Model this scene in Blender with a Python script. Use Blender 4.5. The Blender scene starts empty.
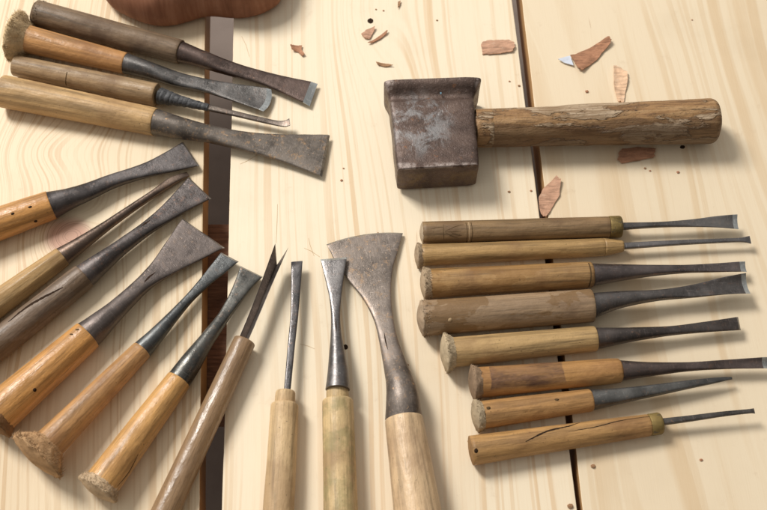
import bpy, math, random
import numpy as np
from mathutils import Vector, Matrix, noise as mnoise
random.seed(7)
SC = bpy.context.scene
COL = SC.collection
R = math.radians

# ------------------------------------------------------------------ camera
TILT = R(26.0); DIST = 0.85; LENS = 50.0
W0, H0 = 767.0, 510.0
FPX = W0 * LENS / 36.0
CAM = Vector((0, -DIST * math.sin(TILT), DIST * math.cos(TILT)))
cd = bpy.data.cameras.new("camera")
cd.lens = LENS; cd.sensor_width = 36; cd.clip_start = 0.01; cd.clip_end = 50
cd.dof.use_dof = True; cd.dof.focus_distance = 0.835; cd.dof.aperture_fstop = 10.0
cam = bpy.data.objects.new("camera", cd)
cam.location = CAM; cam.rotation_euler = (TILT, 0, 0)
COL.objects.link(cam); SC.camera = cam

# ------------------------------------------------------------------ light
wd = bpy.data.worlds.new("World"); SC.world = wd; wd.use_nodes = True
nt = wd.node_tree; bg = nt.nodes['Background']
tc = nt.nodes.new('ShaderNodeTexCoord')
dt = nt.nodes.new('ShaderNodeVectorMath'); dt.operation = 'DOT_PRODUCT'
dt.inputs[1].default_value = (-0.62, 0.50, 0.60)
nt.links.new(tc.outputs['Generated'], dt.inputs[0])
mr = nt.nodes.new('ShaderNodeMapRange'); mr.interpolation_type = 'SMOOTHSTEP'
mr.inputs[1].default_value = -0.6; mr.inputs[2].default_value = 1.0
nt.links.new(dt.outputs['Value'], mr.inputs[0])
rp = nt.nodes.new('ShaderNodeMix'); rp.data_type = 'RGBA'
rp.inputs[6].default_value = (0.115, 0.10, 0.083, 1)
rp.inputs[7].default_value = (0.60, 0.59, 0.575, 1)
nt.links.new(mr.outputs[0], rp.inputs[0]); nt.links.new(rp.outputs[2], bg.inputs[0])
bg.inputs[1].default_value = 1.0

def area(name, loc, target, size, energy, col):
    l = bpy.data.lights.new(name, 'AREA'); l.shape = 'RECTANGLE'
    l.size = size[0]; l.size_y = size[1]; l.energy = energy; l.color = col
    o = bpy.data.objects.new(name, l); o.location = loc
    o.rotation_euler = (Vector(target) - Vector(loc)).to_track_quat('-Z', 'Y').to_euler()
    COL.objects.link(o); return o
area('window_light', (-1.55, 1.36, 2.35), (0.0, 0.0, 0), (0.80, 1.0), 100, (1.0, 0.97, 0.925))

SC.view_settings.view_transform = 'Standard'
SC.view_settings.look = 'None'
SC.view_settings.exposure = 0.0
SC.view_settings.gamma = 1.0

# ------------------------------------------------------------------ measuring helpers
RX = Matrix.Rotation(TILT, 3, 'X'); RXI = RX.transposed()
def ray(px, py):
    return RX @ Vector(((px - W0/2)/FPX, (H0/2 - py)/FPX, -1.0))
def on_plane(px, py, z=0.0):
    d = ray(px, py); t = (z - CAM.z)/d.z
    return CAM + d*t
def depth(P): return -(RXI @ (Vector(P) - CAM)).z
def proj(P):
    q = RXI @ (Vector(P) - CAM)
    return Vector((W0/2 + FPX*q.x/-q.z, H0/2 - FPX*q.y/-q.z))

# ------------------------------------------------------------------ object helpers
def link(o, parent=None):
    COL.objects.link(o)
    if parent is not None: o.parent = parent
    return o
def mesh_obj(name, verts, faces, mat, parent=None, M=None, smooth=True, origin=None):
    if M is not None: verts = [M @ Vector(v) for v in verts]
    if origin is not None: verts = [Vector(v) - origin for v in verts]
    me = bpy.data.meshes.new(name)
    me.from_pydata([tuple(v) for v in verts], [], faces)
    me.update()
    if smooth: me.shade_smooth()
    mats = mat if isinstance(mat, list) else [mat]
    for m in mats: me.materials.append(m)
    o = bpy.data.objects.new(name, me)
    if origin is not None: o.location = origin
    return link(o, parent)
def tag(o, label, cat, group=None):
    o['label'] = label; o['category'] = cat
    if group: o['group'] = group
    return o
def fix_normals(o):
    import bmesh
    bm = bmesh.new(); bm.from_mesh(o.data); bmesh.ops.recalc_face_normals(bm, faces=bm.faces)
    bm.to_mesh(o.data); bm.free()
def nz(x, y=0.0, z=0.0): return mnoise.noise(Vector((x, y, z)))
def bevel(o, w, seg=2, ang=35):
    m = o.modifiers.new('bevel', 'BEVEL'); m.width = w; m.segments = seg; m.limit_method = 'ANGLE'; m.angle_limit = R(ang)

# ------------------------------------------------------------------ node helpers
class NT:
    def __init__(s, name):
        s.m = bpy.data.materials.new(name); s.m.use_nodes = True
        s.t = s.m.node_tree; s.p = s.t.nodes['Principled BSDF']
    def n(s, k): return s.t.nodes.new(k)
    def l(s, a, b): s.t.links.new(a, b)
    def put(s, sock, v):
        if hasattr(v, 'is_output') or isinstance(v, bpy.types.NodeSocket): s.l(v, sock)
        elif v is not None: sock.default_value = v
    def math(s, op, a, b=None, c=None, clamp=False):
        n = s.n('ShaderNodeMath'); n.operation = op; n.use_clamp = clamp
        s.put(n.inputs[0], a); s.put(n.inputs[1], b); s.put(n.inputs[2], c)
        return n.outputs[0]
    def coord(s, out='Object'):
        return s.n('ShaderNodeTexCoord').outputs[out]
    def mapping(s, v, scale=(1,1,1), loc=(0,0,0), rot=(0,0,0)):
        n = s.n('ShaderNodeMapping'); s.l(v, n.inputs[0])
        n.inputs['Scale'].default_value = scale; n.inputs['Location'].default_value = loc
        n.inputs['Rotation'].default_value = rot
        return n.outputs[0]
    def noise(s, v, scale=5, detail=3, rough=.5, dist=0, dim='3D', w=None):
        n = s.n('ShaderNodeTexNoise'); n.noise_dimensions = dim
        if v is not None: s.l(v, n.inputs['Vector'])
        if w is not None: s.put(n.inputs['W'], w)
        n.inputs['Scale'].default_value = scale; n.inputs['Detail'].default_value = detail
        n.inputs['Roughness'].default_value = rough; n.inputs['Distortion'].default_value = dist
        return n.outputs[0]
    def rng(s, v, a, b, c=0., d=1., smooth=True):
        n = s.n('ShaderNodeMapRange'); n.interpolation_type = 'SMOOTHSTEP' if smooth else 'LINEAR'
        s.put(n.inputs[0], v)
        for i, q in enumerate((a, b, c, d)): s.put(n.inputs[i+1], q)
        return n.outputs[0]
    def ramp(s, v, stops):
        n = s.n('ShaderNodeValToRGB'); s.l(v, n.inputs[0]); e = n.color_ramp.elements
        while len(e) < len(stops): e.new(0.5)
        for i, (p, c) in enumerate(stops):
            e[i].position = p; e[i].color = (*c, 1)
        return n.outputs[0]
    def mix(s, f, a, b, mode='MIX'):
        n = s.n('ShaderNodeMix'); n.data_type = 'RGBA'; n.blend_type = mode
        s.put(n.inputs[0], f)
        for i, q in ((6, a), (7, b)):
            if isinstance(q, tuple): q = (*q[:3], 1)
            s.put(n.inputs[i], q)
        return n.outputs[2]
    def bump(s, h, strength=.3, dist=.001, normal=None):
        n = s.n('ShaderNodeBump'); s.l(h, n.inputs['Height'])
        n.inputs['Strength'].default_value = strength; n.inputs['Distance'].default_value = dist
        if normal is not None: s.l(normal, n.inputs['Normal'])
        return n.outputs[0]
    def sep(s, v):
        n = s.n('ShaderNodeSeparateXYZ'); s.l(v, n.inputs[0]); return n.outputs
    def comb(s, x, y, z):
        n = s.n('ShaderNodeCombineXYZ'); s.put(n.inputs[0], x); s.put(n.inputs[1], y); s.put(n.inputs[2], z); return n.outputs[0]
    def out(s, col=None, rough=None, normal=None, metal=None, spec=None, coat=None):
        if col is not None: s.put(s.p.inputs['Base Color'], (*col[:3], 1) if isinstance(col, tuple) else col)
        if rough is not None: s.put(s.p.inputs['Roughness'], rough)
        if metal is not None: s.put(s.p.inputs['Metallic'], metal)
        if spec is not None: s.p.inputs['Specular IOR Level'].default_value = spec
        if coat is not None:
            s.p.inputs['Coat Weight'].default_value = coat; s.p.inputs['Coat Roughness'].default_value = .28
        if normal is not None: s.l(normal, s.p.inputs['Normal']); s.l(normal, s.p.inputs['Coat Normal'])
        return s.m
def sc3(c, k): return tuple(max(0, min(1, q*k)) for q in c)

# pine plank: growth rings cut lengthwise; knots push the rings aside
def pine(name, seed, rot, early, late, freq, warp, knots=(), contrast=.55, wide=None, slope=0.0):
    s = NT(name); co = s.coord()
    v = s.mapping(co, rot=(0, 0, rot))
    x, y, z = s.sep(v)
    low = s.noise(s.comb(s.math('MULTIPLY', x, 5.0), s.math('MULTIPLY', y, 1.7), seed), 1.0, 2, .5)
    f = s.math('ADD', x, s.math('MULTIPLY', s.math('SUBTRACT', low, .5), warp))
    f = s.math('ADD', f, s.math('MULTIPLY', y, slope))
    if wide is not None:      # a broad flame figure round a centre line
        cx, k = wide
        dx = s.math('SUBTRACT', x, cx)
        f = s.math('ADD', s.math('MULTIPLY', s.math('ABSOLUTE', dx), 1.0), s.math('MULTIPLY', s.math('SUBTRACT', low, .5), warp))
        f = s.math('ADD', f, s.math('MULTIPLY', y, k))
    pink = None
    for (kx, ky, sx, sy, amp, tint) in knots:
        dx = s.math('DIVIDE', s.math('SUBTRACT', s.sep(co)[0], kx), sx)
        dy = s.math('DIVIDE', s.math('SUBTRACT', s.sep(co)[1], ky), sy)
        d2 = s.math('ADD', s.math('MULTIPLY', dx, dx), s.math('MULTIPLY', dy, dy))
        g = s.math('DIVIDE', 1.0, s.math('ADD', 1.0, d2))
        f = s.math('ADD', f, s.math('MULTIPLY', g, amp))
        if tint:
            t = s.rng(d2, .3, 1.7, tint, 0.)
            pink = t if pink is None else s.math('MAXIMUM', pink, t)
    r1 = s.noise(None, freq, 1.2, .55, dim='1D', w=s.math('ADD', f, seed*3.7))
    r2 = s.noise(None, freq*2.6, 0.0, .5, dim='1D', w=s.math('ADD', f, seed*1.3))
    ring = s.math('ADD', s.rng(r1, .53, .64), s.math('MULTIPLY', s.rng(r2, .53, .68), .6), clamp=True)
    broad = s.noise(s.comb(s.math('MULTIPLY', x, 9.0), s.math('MULTIPLY', y, 1.2), seed+5), 1.0, 2)
    fib = s.noise(s.comb(s.math('MULTIPLY', x, 900.0), s.math('MULTIPLY', y, 26.0), seed), 1.0, 3, .6)
    fac = s.math('MULTIPLY', ring, s.rng(s.noise(s.comb(s.math('MULTIPLY', x, 22.0), s.math('MULTIPLY', y, 2.5), seed+31), 1.0, 2), .34, .64, contrast*.15, contrast*1.45))
    fib2 = s.noise(s.comb(s.math('MULTIPLY', x, 2200.0), s.math('MULTIPLY', y, 60.0), seed+2), 1.0, 2, .6)
    fac = s.math('ADD', fac, s.math('ADD', s.math('MULTIPLY', s.math('SUBTRACT', fib, .5), .34), s.math('MULTIPLY', s.math('SUBTRACT', fib2, .5), .22)), clamp=True)
    c = s.mix(fac, early, late)
    c = s.mix(s.rng(broad, .45, .75, 0., .22), c, sc3(late, .95))
    if pink is not None: c = s.mix(pink, c, s.mix(s.rng(ring, 0., 1.), (0.50, 0.255, 0.17), (.30, .12, .075)))
    # short brown hair-line resin flecks
    fl = s.noise(s.comb(s.math('MULTIPLY', x, 420.0), s.math('MULTIPLY', y, 24.0), seed+9), 1.0, 1, .5)
    c = s.mix(s.rng(fl, .78, .84, 0., .45), c, (0.38, 0.2, .09))
    dirt = s.noise(co, 7, 5, .65)
    c = s.mix(s.rng(dirt, .5, .8, 0., .2), c, (0.45, 0.33, .2))
    c = s.mix(s.rng(s.noise(co, 55, 5, .7), .60, .75, 0., .22), c, (0.50, 0.34, .2))
    b = s.math('ADD', s.math('MULTIPLY', fac, .5), s.math('MULTIPLY', fib, .35))
    nrm = s.bump(b, .22, .0006)
    return s.out(c, s.rng(fac, 0, 1, .5, .42), nrm, spec=.32)

# turned tool handle, grain along local X
def handle_wood(name, col, seed, dark=.45, gloss=.4, grime=.35, blotch=0., patch=None, streak=1.0, coat=0., green=0.):
    s = NT(name); co = s.coord()
    v = s.mapping(co, loc=(seed*.37, seed*.11, seed*.23))
    g1 = s.noise(s.mapping(v, scale=(10, 190, 190)), 1, 4, .6, .6)
    g2 = s.noise(s.mapping(v, scale=(45, 900, 900)), 1, 2, .6)
    g3 = s.noise(v, 26, 4, .6)
    fine = s.noise(v, 900, 3, .7)
    c = s.ramp(g1, [(.28, sc3(col, 1-1.15*dark*streak)), (.5, col), (.70, sc3(col, 1.25))])
    c = s.mix(s.rng(g2, .56, .74, 0., .6), c, sc3(col, .42))
    c = s.mix(s.rng(g3, .46, .68, 0., min(1, grime*1.5)), c, sc3((col[0]*.75, col[1]*.62, col[2]*.6), .62))
    c = s.mix(s.rng(s.noise(v, 60, 3, .6, .8), .36, .22, 0., .28), c, sc3(col, 1.5))
    if green:
        c = s.mix(s.rng(s.noise(v, 55, 4, .65), .48, .62, 0., green), c, (.24, .22, .09))
    if blotch:
        bn = s.noise(s.mapping(v, scale=(26, 46, 46), loc=(seed, 1, 4)), 1, 4, .55, .4)
        c = s.mix(s.rng(bn, .50, .53, 0., blotch), c, sc3((col[0]*.9, col[1]*.75, col[2]*.5), .72))
    speck = s.noise(v, 430, 2, .5)
    c = s.mix(s.rng(speck, .70, .76, 0., .65), c, sc3(col, .25))
    if patch:
        x = s.sep(co)[0]
        edge = s.math('MULTIPLY', s.math('SUBTRACT', s.noise(v, 90, 3), .5), .006)
        xx = s.math('ADD', x, edge)
        m = s.math('MULTIPLY', s.rng(xx, patch[0], patch[0]+.0008), s.rng(xx, patch[1]+.0008, patch[1]))
        m = s.math('MULTIPLY', m, s.rng(s.noise(s.mapping(v, scale=(30, 90, 90)), 1, 4, .7), .35, .6, .9, .45))
        m = s.math('MULTIPLY', m, s.rng(s.math('ADD', s.sep(co)[1], s.math('MULTIPLY', edge, .6)), -.0095, -.0070))
        pc = s.mix(s.rng(s.noise(s.mapping(v, scale=(40, 260, 260)), 1, 4, .7), .4, .6), (.075, .036, .026), (.17, .09, .06))
        c = s.mix(m, c, pc)
    h = s.math('ADD', s.math('MULTIPLY', g2, .6), s.math('MULTIPLY', g1, .7))
    h = s.math('ADD', h, s.math('MULTIPLY', fine, .22))
    wornn = s.noise(s.mapping(v, scale=(70, 110, 110)), 1, 3, .55)
    n1 = s.bump(wornn, .45, .0022)
    nrm = s.bump(h, .30, .0008, n1)
    c = s.mix(s.rng(fine, .5, .75, 0., .35), c, sc3(col, .5))
    c = s.mix(s.rng(s.noise(s.mapping(v, scale=(22, 320, 320)), 1, 4, .7), .58, .68, 0., .5), c, sc3(col, .45))
    rough = s.math('ADD', s.rng(g3, .3, .7, gloss, gloss+.22), s.math('MULTIPLY', s.math('SUBTRACT', fine, .5), .3))
    return s.out(c, rough, nrm, spec=.42, coat=coat)

def fray_mat(name, col, seed):
    s = NT(name); co = s.coord(); v = s.mapping(co, loc=(seed, seed*.3, 2))
    a = s.noise(v, 300, 4, .7); b = s.noise(v, 80, 4, .65)
    c = s.ramp(b, [(.3, sc3(col, .7)), (.5, col), (.72, sc3(col, 1.25))])
    c = s.mix(s.rng(a, .55, .72, 0., .5), c, sc3(col, .45))
    return s.out(c, .85, s.bump(s.math('ADD', a, b), .4, .0012), spec=.15)

def steel(name, col, seed, rust=.25, rough=.35, metal=.75, bright=.0, rustcol=(.30, .13, .05), patch=.5):
    s = NT(name); co = s.coord(); v = s.mapping(co, loc=(seed*.31, seed*.17, seed*.05))
    a = s.noise(v, 45, 5, .65, .3); b = s.noise(v, 260, 4, .7); k = s.noise(s.mapping(v, scale=(60, 700, 700)), 1, 2)
    big = s.noise(v, 17, 3, .6)
    if not bright: col = (col[0]*.86, col[1]*.80, col[2]*.755)
    c = s.ramp(a, [(.3, sc3(col, .6)), (.5, col), (.7, sc3(col, 1.5))])
    c = s.mix(s.rng(big, .42, .66, 0., patch*.8), c, sc3(col, 1.7))
    c = s.mix(s.rng(s.noise(v, 520, 3, .7), .55, .75, 0., .45), c, sc3(col, 2.6))
    c = s.mix(s.rng(k, .58, .75, 0., .35), c, sc3(col, 2.2))
    gs = s.noise(s.mapping(v, scale=(1500, 130, 130), rot=(0, 0, .5)), 1, 1)
    c = s.mix(s.rng(gs, .66, .76, 0., .5), c, sc3(col, 2.6))
    rm = s.math('MULTIPLY', s.rng(s.noise(v, 150, 6, .78), .545, .64), rust*.75)
    c = s.mix(rm, c, rustcol)
    c = s.mix(s.math('MULTIPLY', s.rng(b, .62, .72), min(1, rust*1.6)), c, sc3(rustcol, 1.6))
    rg = s.math('ADD', s.rng(a, .3, .7, rough-.1, rough+.16), s.math('MULTIPLY', s.math('SUBTRACT', b, .5), .25), clamp=True)
    met = s.math('SUBTRACT', metal, s.math('MULTIPLY', rm, .6), clamp=True)
    return s.out(c, rg, s.bump(s.math('ADD', s.math('ADD', s.math('MULTIPLY', a, .8), s.math('MULTIPLY', b, .6)), s.math('MULTIPLY', s.noise(v, 1100, 3, .7), .3)), .38, .0008), metal=met, spec=.5)

M_EDGE = steel('polished_edge_steel', (.44, .46, .455), 3, rust=.03, rough=.34, metal=.9, bright=1)
M_EDGE2 = steel('worn_edge_steel', (.27, .26, .25), 4, rust=.1, rough=.36, metal=.85, bright=1)
M_BRASS = steel('tarnished_brass', (.22, .165, .06), 5, rust=1.2, rough=.5, metal=.55, rustcol=(.06, .045, .025))
s_ = NT('crack_dark'); M_CRACK = s_.out((.035, .02, .012), .9, spec=.1)
s_ = NT('groove_brown'); M_GROOVE = s_.out((.10, .062, .03), .9, spec=.1)
s_ = NT('groove_pale'); M_PALE = s_.out((.40, .28, .16), .8, spec=.2)

# ------------------------------------------------------------------ the table and floor
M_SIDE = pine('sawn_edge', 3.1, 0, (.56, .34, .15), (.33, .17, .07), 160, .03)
def line_x(p, q, y): return p[0] + (q[0]-p[0])*(y-p[1])/(q[1]-p[1])
VY = -1923.0
def edge_pts(p, q, z=0):
    a, b = on_plane(*p, z), on_plane(*q, z)
    d = (b-a).normalized()
    return a - d*0.35, b + d*0.25          # far end, near end
TABLE = bpy.data.objects.new('work_table', None); link(TABLE)
tag(TABLE, 'pale pine plank tabletop with gaps that all the carving tools lie on', 'table')
TH = 0.029
def plank(left, right, mat, seed):
    # left/right: (far, near) points on z=0
    n, c = 60, 2
    vs, fs = [], []
    L0, L1 = left; R0, R1 = right
    NX = 24; NY = 260
    import bmesh
    bm = bmesh.new()
    grid = []
    for j in range(NY+1):
        t = j/NY; l = L0.lerp(L1, t); r = R0.lerp(R1, t)
        row = []
        for i in range(NX+1):
            u = i/NX; p = l.lerp(r, u)
            wob = .0006*nz(p.y*12, seed, i//NX) + .0005*max(0, nz(p.y*90, seed, i)-.15) if i in (0, NX) else 0
            row.append(bm.verts.new((p.x+wob, p.y, 0)))
        grid.append(row)
    for j in range(NY):
        for i in range(NX):
            bm.faces.new((grid[j][i], grid[j+1][i], grid[j+1][i+1], grid[j][i+1]))
    bm.normal_update()
    if bm.faces[:][0].normal.z < 0: bmesh.ops.reverse_faces(bm, faces=bm.faces[:])
    ret = bmesh.ops.extrude_face_region(bm, geom=bm.faces[:])
    newv = [g for g in ret['geom'] if isinstance(g, bmesh.types.BMVert)]
    # the extruded copy is the top; push the originals down
    nset = set(newv)
    for v in bm.verts:
        if v not in nset: v.co.z = -TH
    bmesh.ops.recalc_face_normals(bm, faces=bm.faces[:])
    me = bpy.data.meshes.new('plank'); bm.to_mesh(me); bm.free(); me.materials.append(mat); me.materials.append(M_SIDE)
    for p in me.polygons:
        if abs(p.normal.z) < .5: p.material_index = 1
    o = bpy.data.objects.new('plank', me); link(o, TABLE); bevel(o, .0006, 2, 50)
    return o
k1 = on_plane(68, 236); k2 = on_plane(52, 152); k3 = on_plane(370, 6); k4 = on_plane(30, 420); k5 = on_plane(392, 40)
ROT = R(-2.45)
P1 = pine('pine_left', 2.3, ROT, (.79, .645, .445), (.54, .345, .165), 190, .055,
          knots=((k1.x, k1.y, .018, .016, .07, .85), (k2.x, k2.y, .05, .028, .03, .0), (k4.x, k4.y, .05, .11, .02, 0)), contrast=.42)
P2 = pine('pine_middle', 7.1, ROT, (.86, .735, .545), (.68, .46, .25), 112, .036,
          knots=((k3.x, k3.y, .030, .07, .05, .0),), contrast=.47)
P3 = pine('pine_right', 11.9, ROT, (.80, .665, .475), (.66, .47, .27), 44, .13, contrast=.42, slope=.09)
e1 = edge_pts((205.5, 20), (200.4, 430)); e2 = edge_pts((233.8, 20), (224, 430))
e3 = edge_pts((512, 0), (577, 510)); e4 = edge_pts((521.8, 0), (583, 510))
far_l = (e1[0] + Vector((-.42, 0, 0)), e1[1] + Vector((-.40, 0, 0)))
far_r = (e4[0] + Vector((.42, 0, 0)), e4[1] + Vector((.42, 0, 0)))
plank(far_l, e1, P1, 1); plank(e2, e3, P2, 2); plank(e4, far_r, P3, 3)
# (sides are sawn brown edge wood)
# batten under the planks, seen through the wide gap
s = NT('batten_wood'); co = s.coord()
g = s.noise(s.mapping(co, scale=(18, 160, 160)), 1, 5, .7, 2.0)
M_BAT = s.out(s.ramp(g, [(.3, (.085, .035, .018)), (.55, (.20, .095, .05)), (.75, (.30, .16, .09))]), .65, s.bump(g, .5, .001), spec=.3)
b0 = on_plane(215, 224, -TH-.002); b1 = on_plane(215, 412, -TH-.002)
def box(name, x0, x1, y0, y1, z0, z1, mat, parent=None, bev=.001, skew=0.):
    vs = [(x0, y0, z0), (x1, y0+skew, z0), (x1, y1+skew, z0), (x0, y1, z0), (x0, y0, z1), (x1, y0+skew, z1), (x1, y1+skew, z1), (x0, y1, z1)]
    fs = [(0,3,2,1), (4,5,6,7), (0,1,5,4), (1,2,6,5), (2,3,7,6), (3,0,4,7)]
    o = mesh_obj(name, vs, fs, mat, parent, smooth=False)
    if bev: bevel(o, bev)
    return o
box('batten', -.55, .62, b1.y, b0.y, -TH-.042, -TH-.002, M_BAT, TABLE)
s = NT('floor_grey'); co = s.coord()
g = s.noise(co, 14, 5, .6)
M_FLOOR = s.out(s.ramp(g, [(.3, (.18, .14, .118)), (.7, (.24, .19, .162))]), .8, spec=.3)
fl = mesh_obj('floor', [(-4, -4, -.42), (4, -4, -.42), (4, 4, -.42), (-4, 4, -.42)], [(0,1,2,3)], M_FLOOR, smooth=False)
fl['kind'] = 'structure'

# ------------------------------------------------------------------ chisel builder
def catmull(ts, vals, t):
    """monotone-ish cubic through vals (arrays) at ts"""
    vals = np.array(vals, float); n = len(ts)
    i = min(max(np.searchsorted(ts, t) - 1, 0), n-2)
    h = ts[i+1]-ts[i]; u = (t-ts[i])/h
    def slope(k):
        if k == 0: return (vals[1]-vals[0])/(ts[1]-ts[0])
        if k == n-1: return (vals[-1]-vals[-2])/(ts[-1]-ts[-2])
        return (vals[k+1]-vals[k-1])/(ts[k+1]-ts[k-1])
    m0, m1 = slope(i), slope(i+1)
    return ((2*u**3-3*u*u+1)*vals[i] + (u**3-2*u*u+u)*h*m0 + (-2*u**3+3*u*u)*vals[i+1] + (u**3-u*u)*h*m1)

def frame(T, up=Vector((0, 0, 1))):
    S = up.cross(T)          # left of travel direction
    S.normalize(); N = T.cross(S).normalized()
    return S, N

def loft(rings, cap0=True, cap1=True):
    vs, fs = [], []
    n = len(rings[0])
    for r in rings: vs += r
    for j in range(len(rings)-1):
        for i in range(n):
            a = j*n+i; b = j*n+(i+1) % n
            fs.append((a, b, b+n, a+n))
    if cap0: fs.append(tuple(range(n-1, -1, -1)))
    if cap1: fs.append(tuple(range((len(rings)-1)*n, len(rings)*n)))
    return vs, fs

class Tool:
    pass

def make_tool(name, label, cat, A, wA, B, wB, hmat, blade, bmat, zA=None, zB=None,
              butt='flat', butt_w=None, butt_l=10, butt_mat=None, dome=.15, fibres=0,
              ferrule=None, ferrule_mat=None, endr=.10, profile=None, lump=.02, seed=1,
              bevel_px=0, edge_mat=None, group=None, vgouge=False, neck=None, facet=0, start_off=.0):
    """A, B picture points of the handle ends; blade: list of dict(x,y,w,th,z,curl,edge)"""
    # radii and axis
    rA = rB = .012
    for _ in range(3):
        PA = on_plane(*A, rA if zA is None else zA); rA = wA/2*depth(PA)/FPX
        PB = on_plane(*B, rB if zB is None else zB); rB = wB/2*depth(PB)/FPX
    T = (PB-PA); L = T.length; T.normalize(); S, N = frame(T)
    root = bpy.data.objects.new(name, None)
    origin = Vector((PA.x, PA.y, 0))
    Mw = Matrix((T, S, N)).transposed().to_4x4(); Mw.translation = origin
    root.matrix_world = Mw; root.empty_display_size = .02
    link(root); tag(root, label, cat, group)
    root.rotation_mode = 'XYZ'
    MI = Mw.inverted()
    t = Tool(); t.root = root; t.PA, t.PB, t.T, t.L, t.MI = PA, PB, T, L, MI
    prof = profile or [(0, 1.), (1, 1.)]
    pt = [p[0] for p in prof]; pv = [p[1] for p in prof]
    def rad(x, ang=0.):
        u = min(max(x/L, 0), 1)
        r = (rA + (rB-rA)*u) * np.interp(u, pt, pv)
        r *= 1 + lump*nz(x*28+seed*7.3, math.cos(ang)*.9, math.sin(ang)*.9+seed) + lump*.35*nz(x*140+seed, math.cos(ang)*2.2, math.sin(ang)*2.2)
        if facet:
            k = 2*math.pi/facet; a = (ang % k) - k/2
            r *= .25 + .75*(math.cos(k/2)/math.cos(a))*1.06
        return r
    def surf(x, ang, off=0.):
        r = rad(x, ang) + off
        return PA + T*x + S*(r*math.cos(ang)) + N*(r*math.sin(ang))
    t.surf = surf; t.rad = rad; t.S, t.N = S, N
    SEG = 48
    rings = []
    x0 = 0.0
    if butt == 'mush': x0 = butt_l*.55*.0008
    xs = [x0 + (L-x0)*k/44 for k in range(45)]
    er = min(endr*rB, .004)
    def ring(x, k=1.0):
        return [PA + T*x + (surf(x, 2*math.pi*i/SEG) - (PA+T*x))*k for i in range(SEG)]
    if butt != 'mush':
        d = dome*rA*2
        if butt == 'flat':
            bl = min(.0015, rA*.1)
            rings.append(ring(0, .05)); rings.append(ring(0, .6)); rings.append(ring(.0002, .92)); rings.append(ring(bl*.5, .975)); xs[0] = bl
    for x in xs:
        if x < L-er: rings.append(ring(x))
    for k in range(1, 6):
        a = k/5*math.pi/2
        rings.append(ring(L-er+er*math.sin(a), 1-(1-math.cos(a))*er/rB))
    rings.append(ring(L, .5))
    vs, fs = loft(rings)
    h = mesh_obj('handle', vs, fs, hmat, root, MI); t.handle = h
    fix_normals(h)
    # butt dome or mushroomed head, a part of the handle
    if butt in ('dome', 'mush'):
        bw = (butt_w or wA)/2*depth(PA)/FPX; bl = butt_l*.0008
        BS = 64; rr = []
        NB = 14
        dm = dome*bw*2
        for j in range(NB+1):
            u = j/NB
            # face from centre out to the rim
            rr.append((-dm*(1-u*u), bw*max(.04, u), .10+.9*max(0, (u-.8)/.2)))
        if butt == 'mush':
            for j in range(1, 10):
                u = j/9
                x = bl*u
                r = rA*.97 + (bw-rA*.97)*(math.cos(u*math.pi)*.5+.5)**.9
                if j == 9: r = rA*.93
                rr.append((x, r, 1-u*.6))
        else:
            rr.append((.0008, bw*.985, .6)); rr.append((bl*.25, rA*.96, .3))
        rings = []
        amp = .055 if butt == 'mush' else .03
        for j, (x, r, na) in enumerate(rr):
            row = []
            for i in range(BS):
                a = 2*math.pi*i/BS
                ca, sa = math.cos(a), math.sin(a)
                q = 1 + amp*na*(nz(ca*2.5+seed, sa*2.5, j*.12)*1.3 + nz(ca*7+seed, sa*7, j*.5)*.9 + nz(ca*19, sa*19+seed, j*.9)*.7)
                dx = bw*amp*na*1.6*nz(ca*4*r/bw+9, sa*4*r/bw, seed) + bw*amp*.8*na*nz(ca*14, sa*14, j+seed)
                row.append(PA + T*(x+dx) + (S*ca + N*sa)*(r*q))
            rings.append(row)
        vs, fs = loft(rings)
        b = mesh_obj('butt_end', vs, fs, butt_mat or hmat, h, MI)
        fix_normals(b)
        if fibres:
            rnd = random.Random(seed*13+1); fv, ff = [], []
            for _ in range(fibres):
                a = rnd.random()*2*math.pi; ca, sa = math.cos(a), math.sin(a)
                rdir = S*ca + N*sa
                side = T.cross(rdir)
                u = rnd.random()
                x = bl*u*.8 - .0004
                r = (rA + (bw-rA)*(math.cos(min(1, u)*math.pi)*.5+.5)) * .97
                p = PA + T*x + rdir*r
                ln = rnd.uniform(.0008, .0022+.0018*min(1, fibres/2500)); w = rnd.uniform(.00012, .0003)
                dr = (rdir*rnd.uniform(.2, 1) + T*rnd.uniform(-.5, 1.3) + side*rnd.uniform(-.9, .9)).normalized()
                q = p + dr*ln*.5 + rdir*ln*.12; e = p + dr*ln*.9 + T*rnd.uniform(-.4, .6)*ln
                n0 = len(fv)
                for P, ww in ((p, w), (q, w*.8), (e, w*.2)):
                    for m in range(3):
                        aa = m*2.094; s1 = dr.orthogonal().normalized(); s2 = dr.cross(s1)
                        fv.append(P + s1*ww*math.cos(aa) + s2*ww*math.sin(aa))
                for k in (0, 3):
                    for m in range(3):
                        ff.append((n0+k+m, n0+k+(m+1) % 3, n0+k+3+(m+1) % 3, n0+k+3+m))
            mesh_obj('frayed_fibres', fv, ff, butt_mat or hmat, b, MI)
    # stepped neck of the handle in front of its end
    xe = L
    if neck:
        w, ln = neck; r = w/2*depth(PB)/FPX; ln *= .0008
        rings = []
        for x, k in ((-.002, 1), (0, 1), (ln*.5, .99), (ln*.85, .97), (ln, .90), (ln, .4)):
            rings.append([PB + T*x + (S*math.cos(2*math.pi*i/SEG)+N*math.sin(2*math.pi*i/SEG))*r*k*(1+.02*nz(i*.4, x*900, seed)) for i in range(SEG)])
        vs, fs = loft(rings); o = mesh_obj('neck', vs, fs, hmat, h, MI); fix_normals(o)
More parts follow.
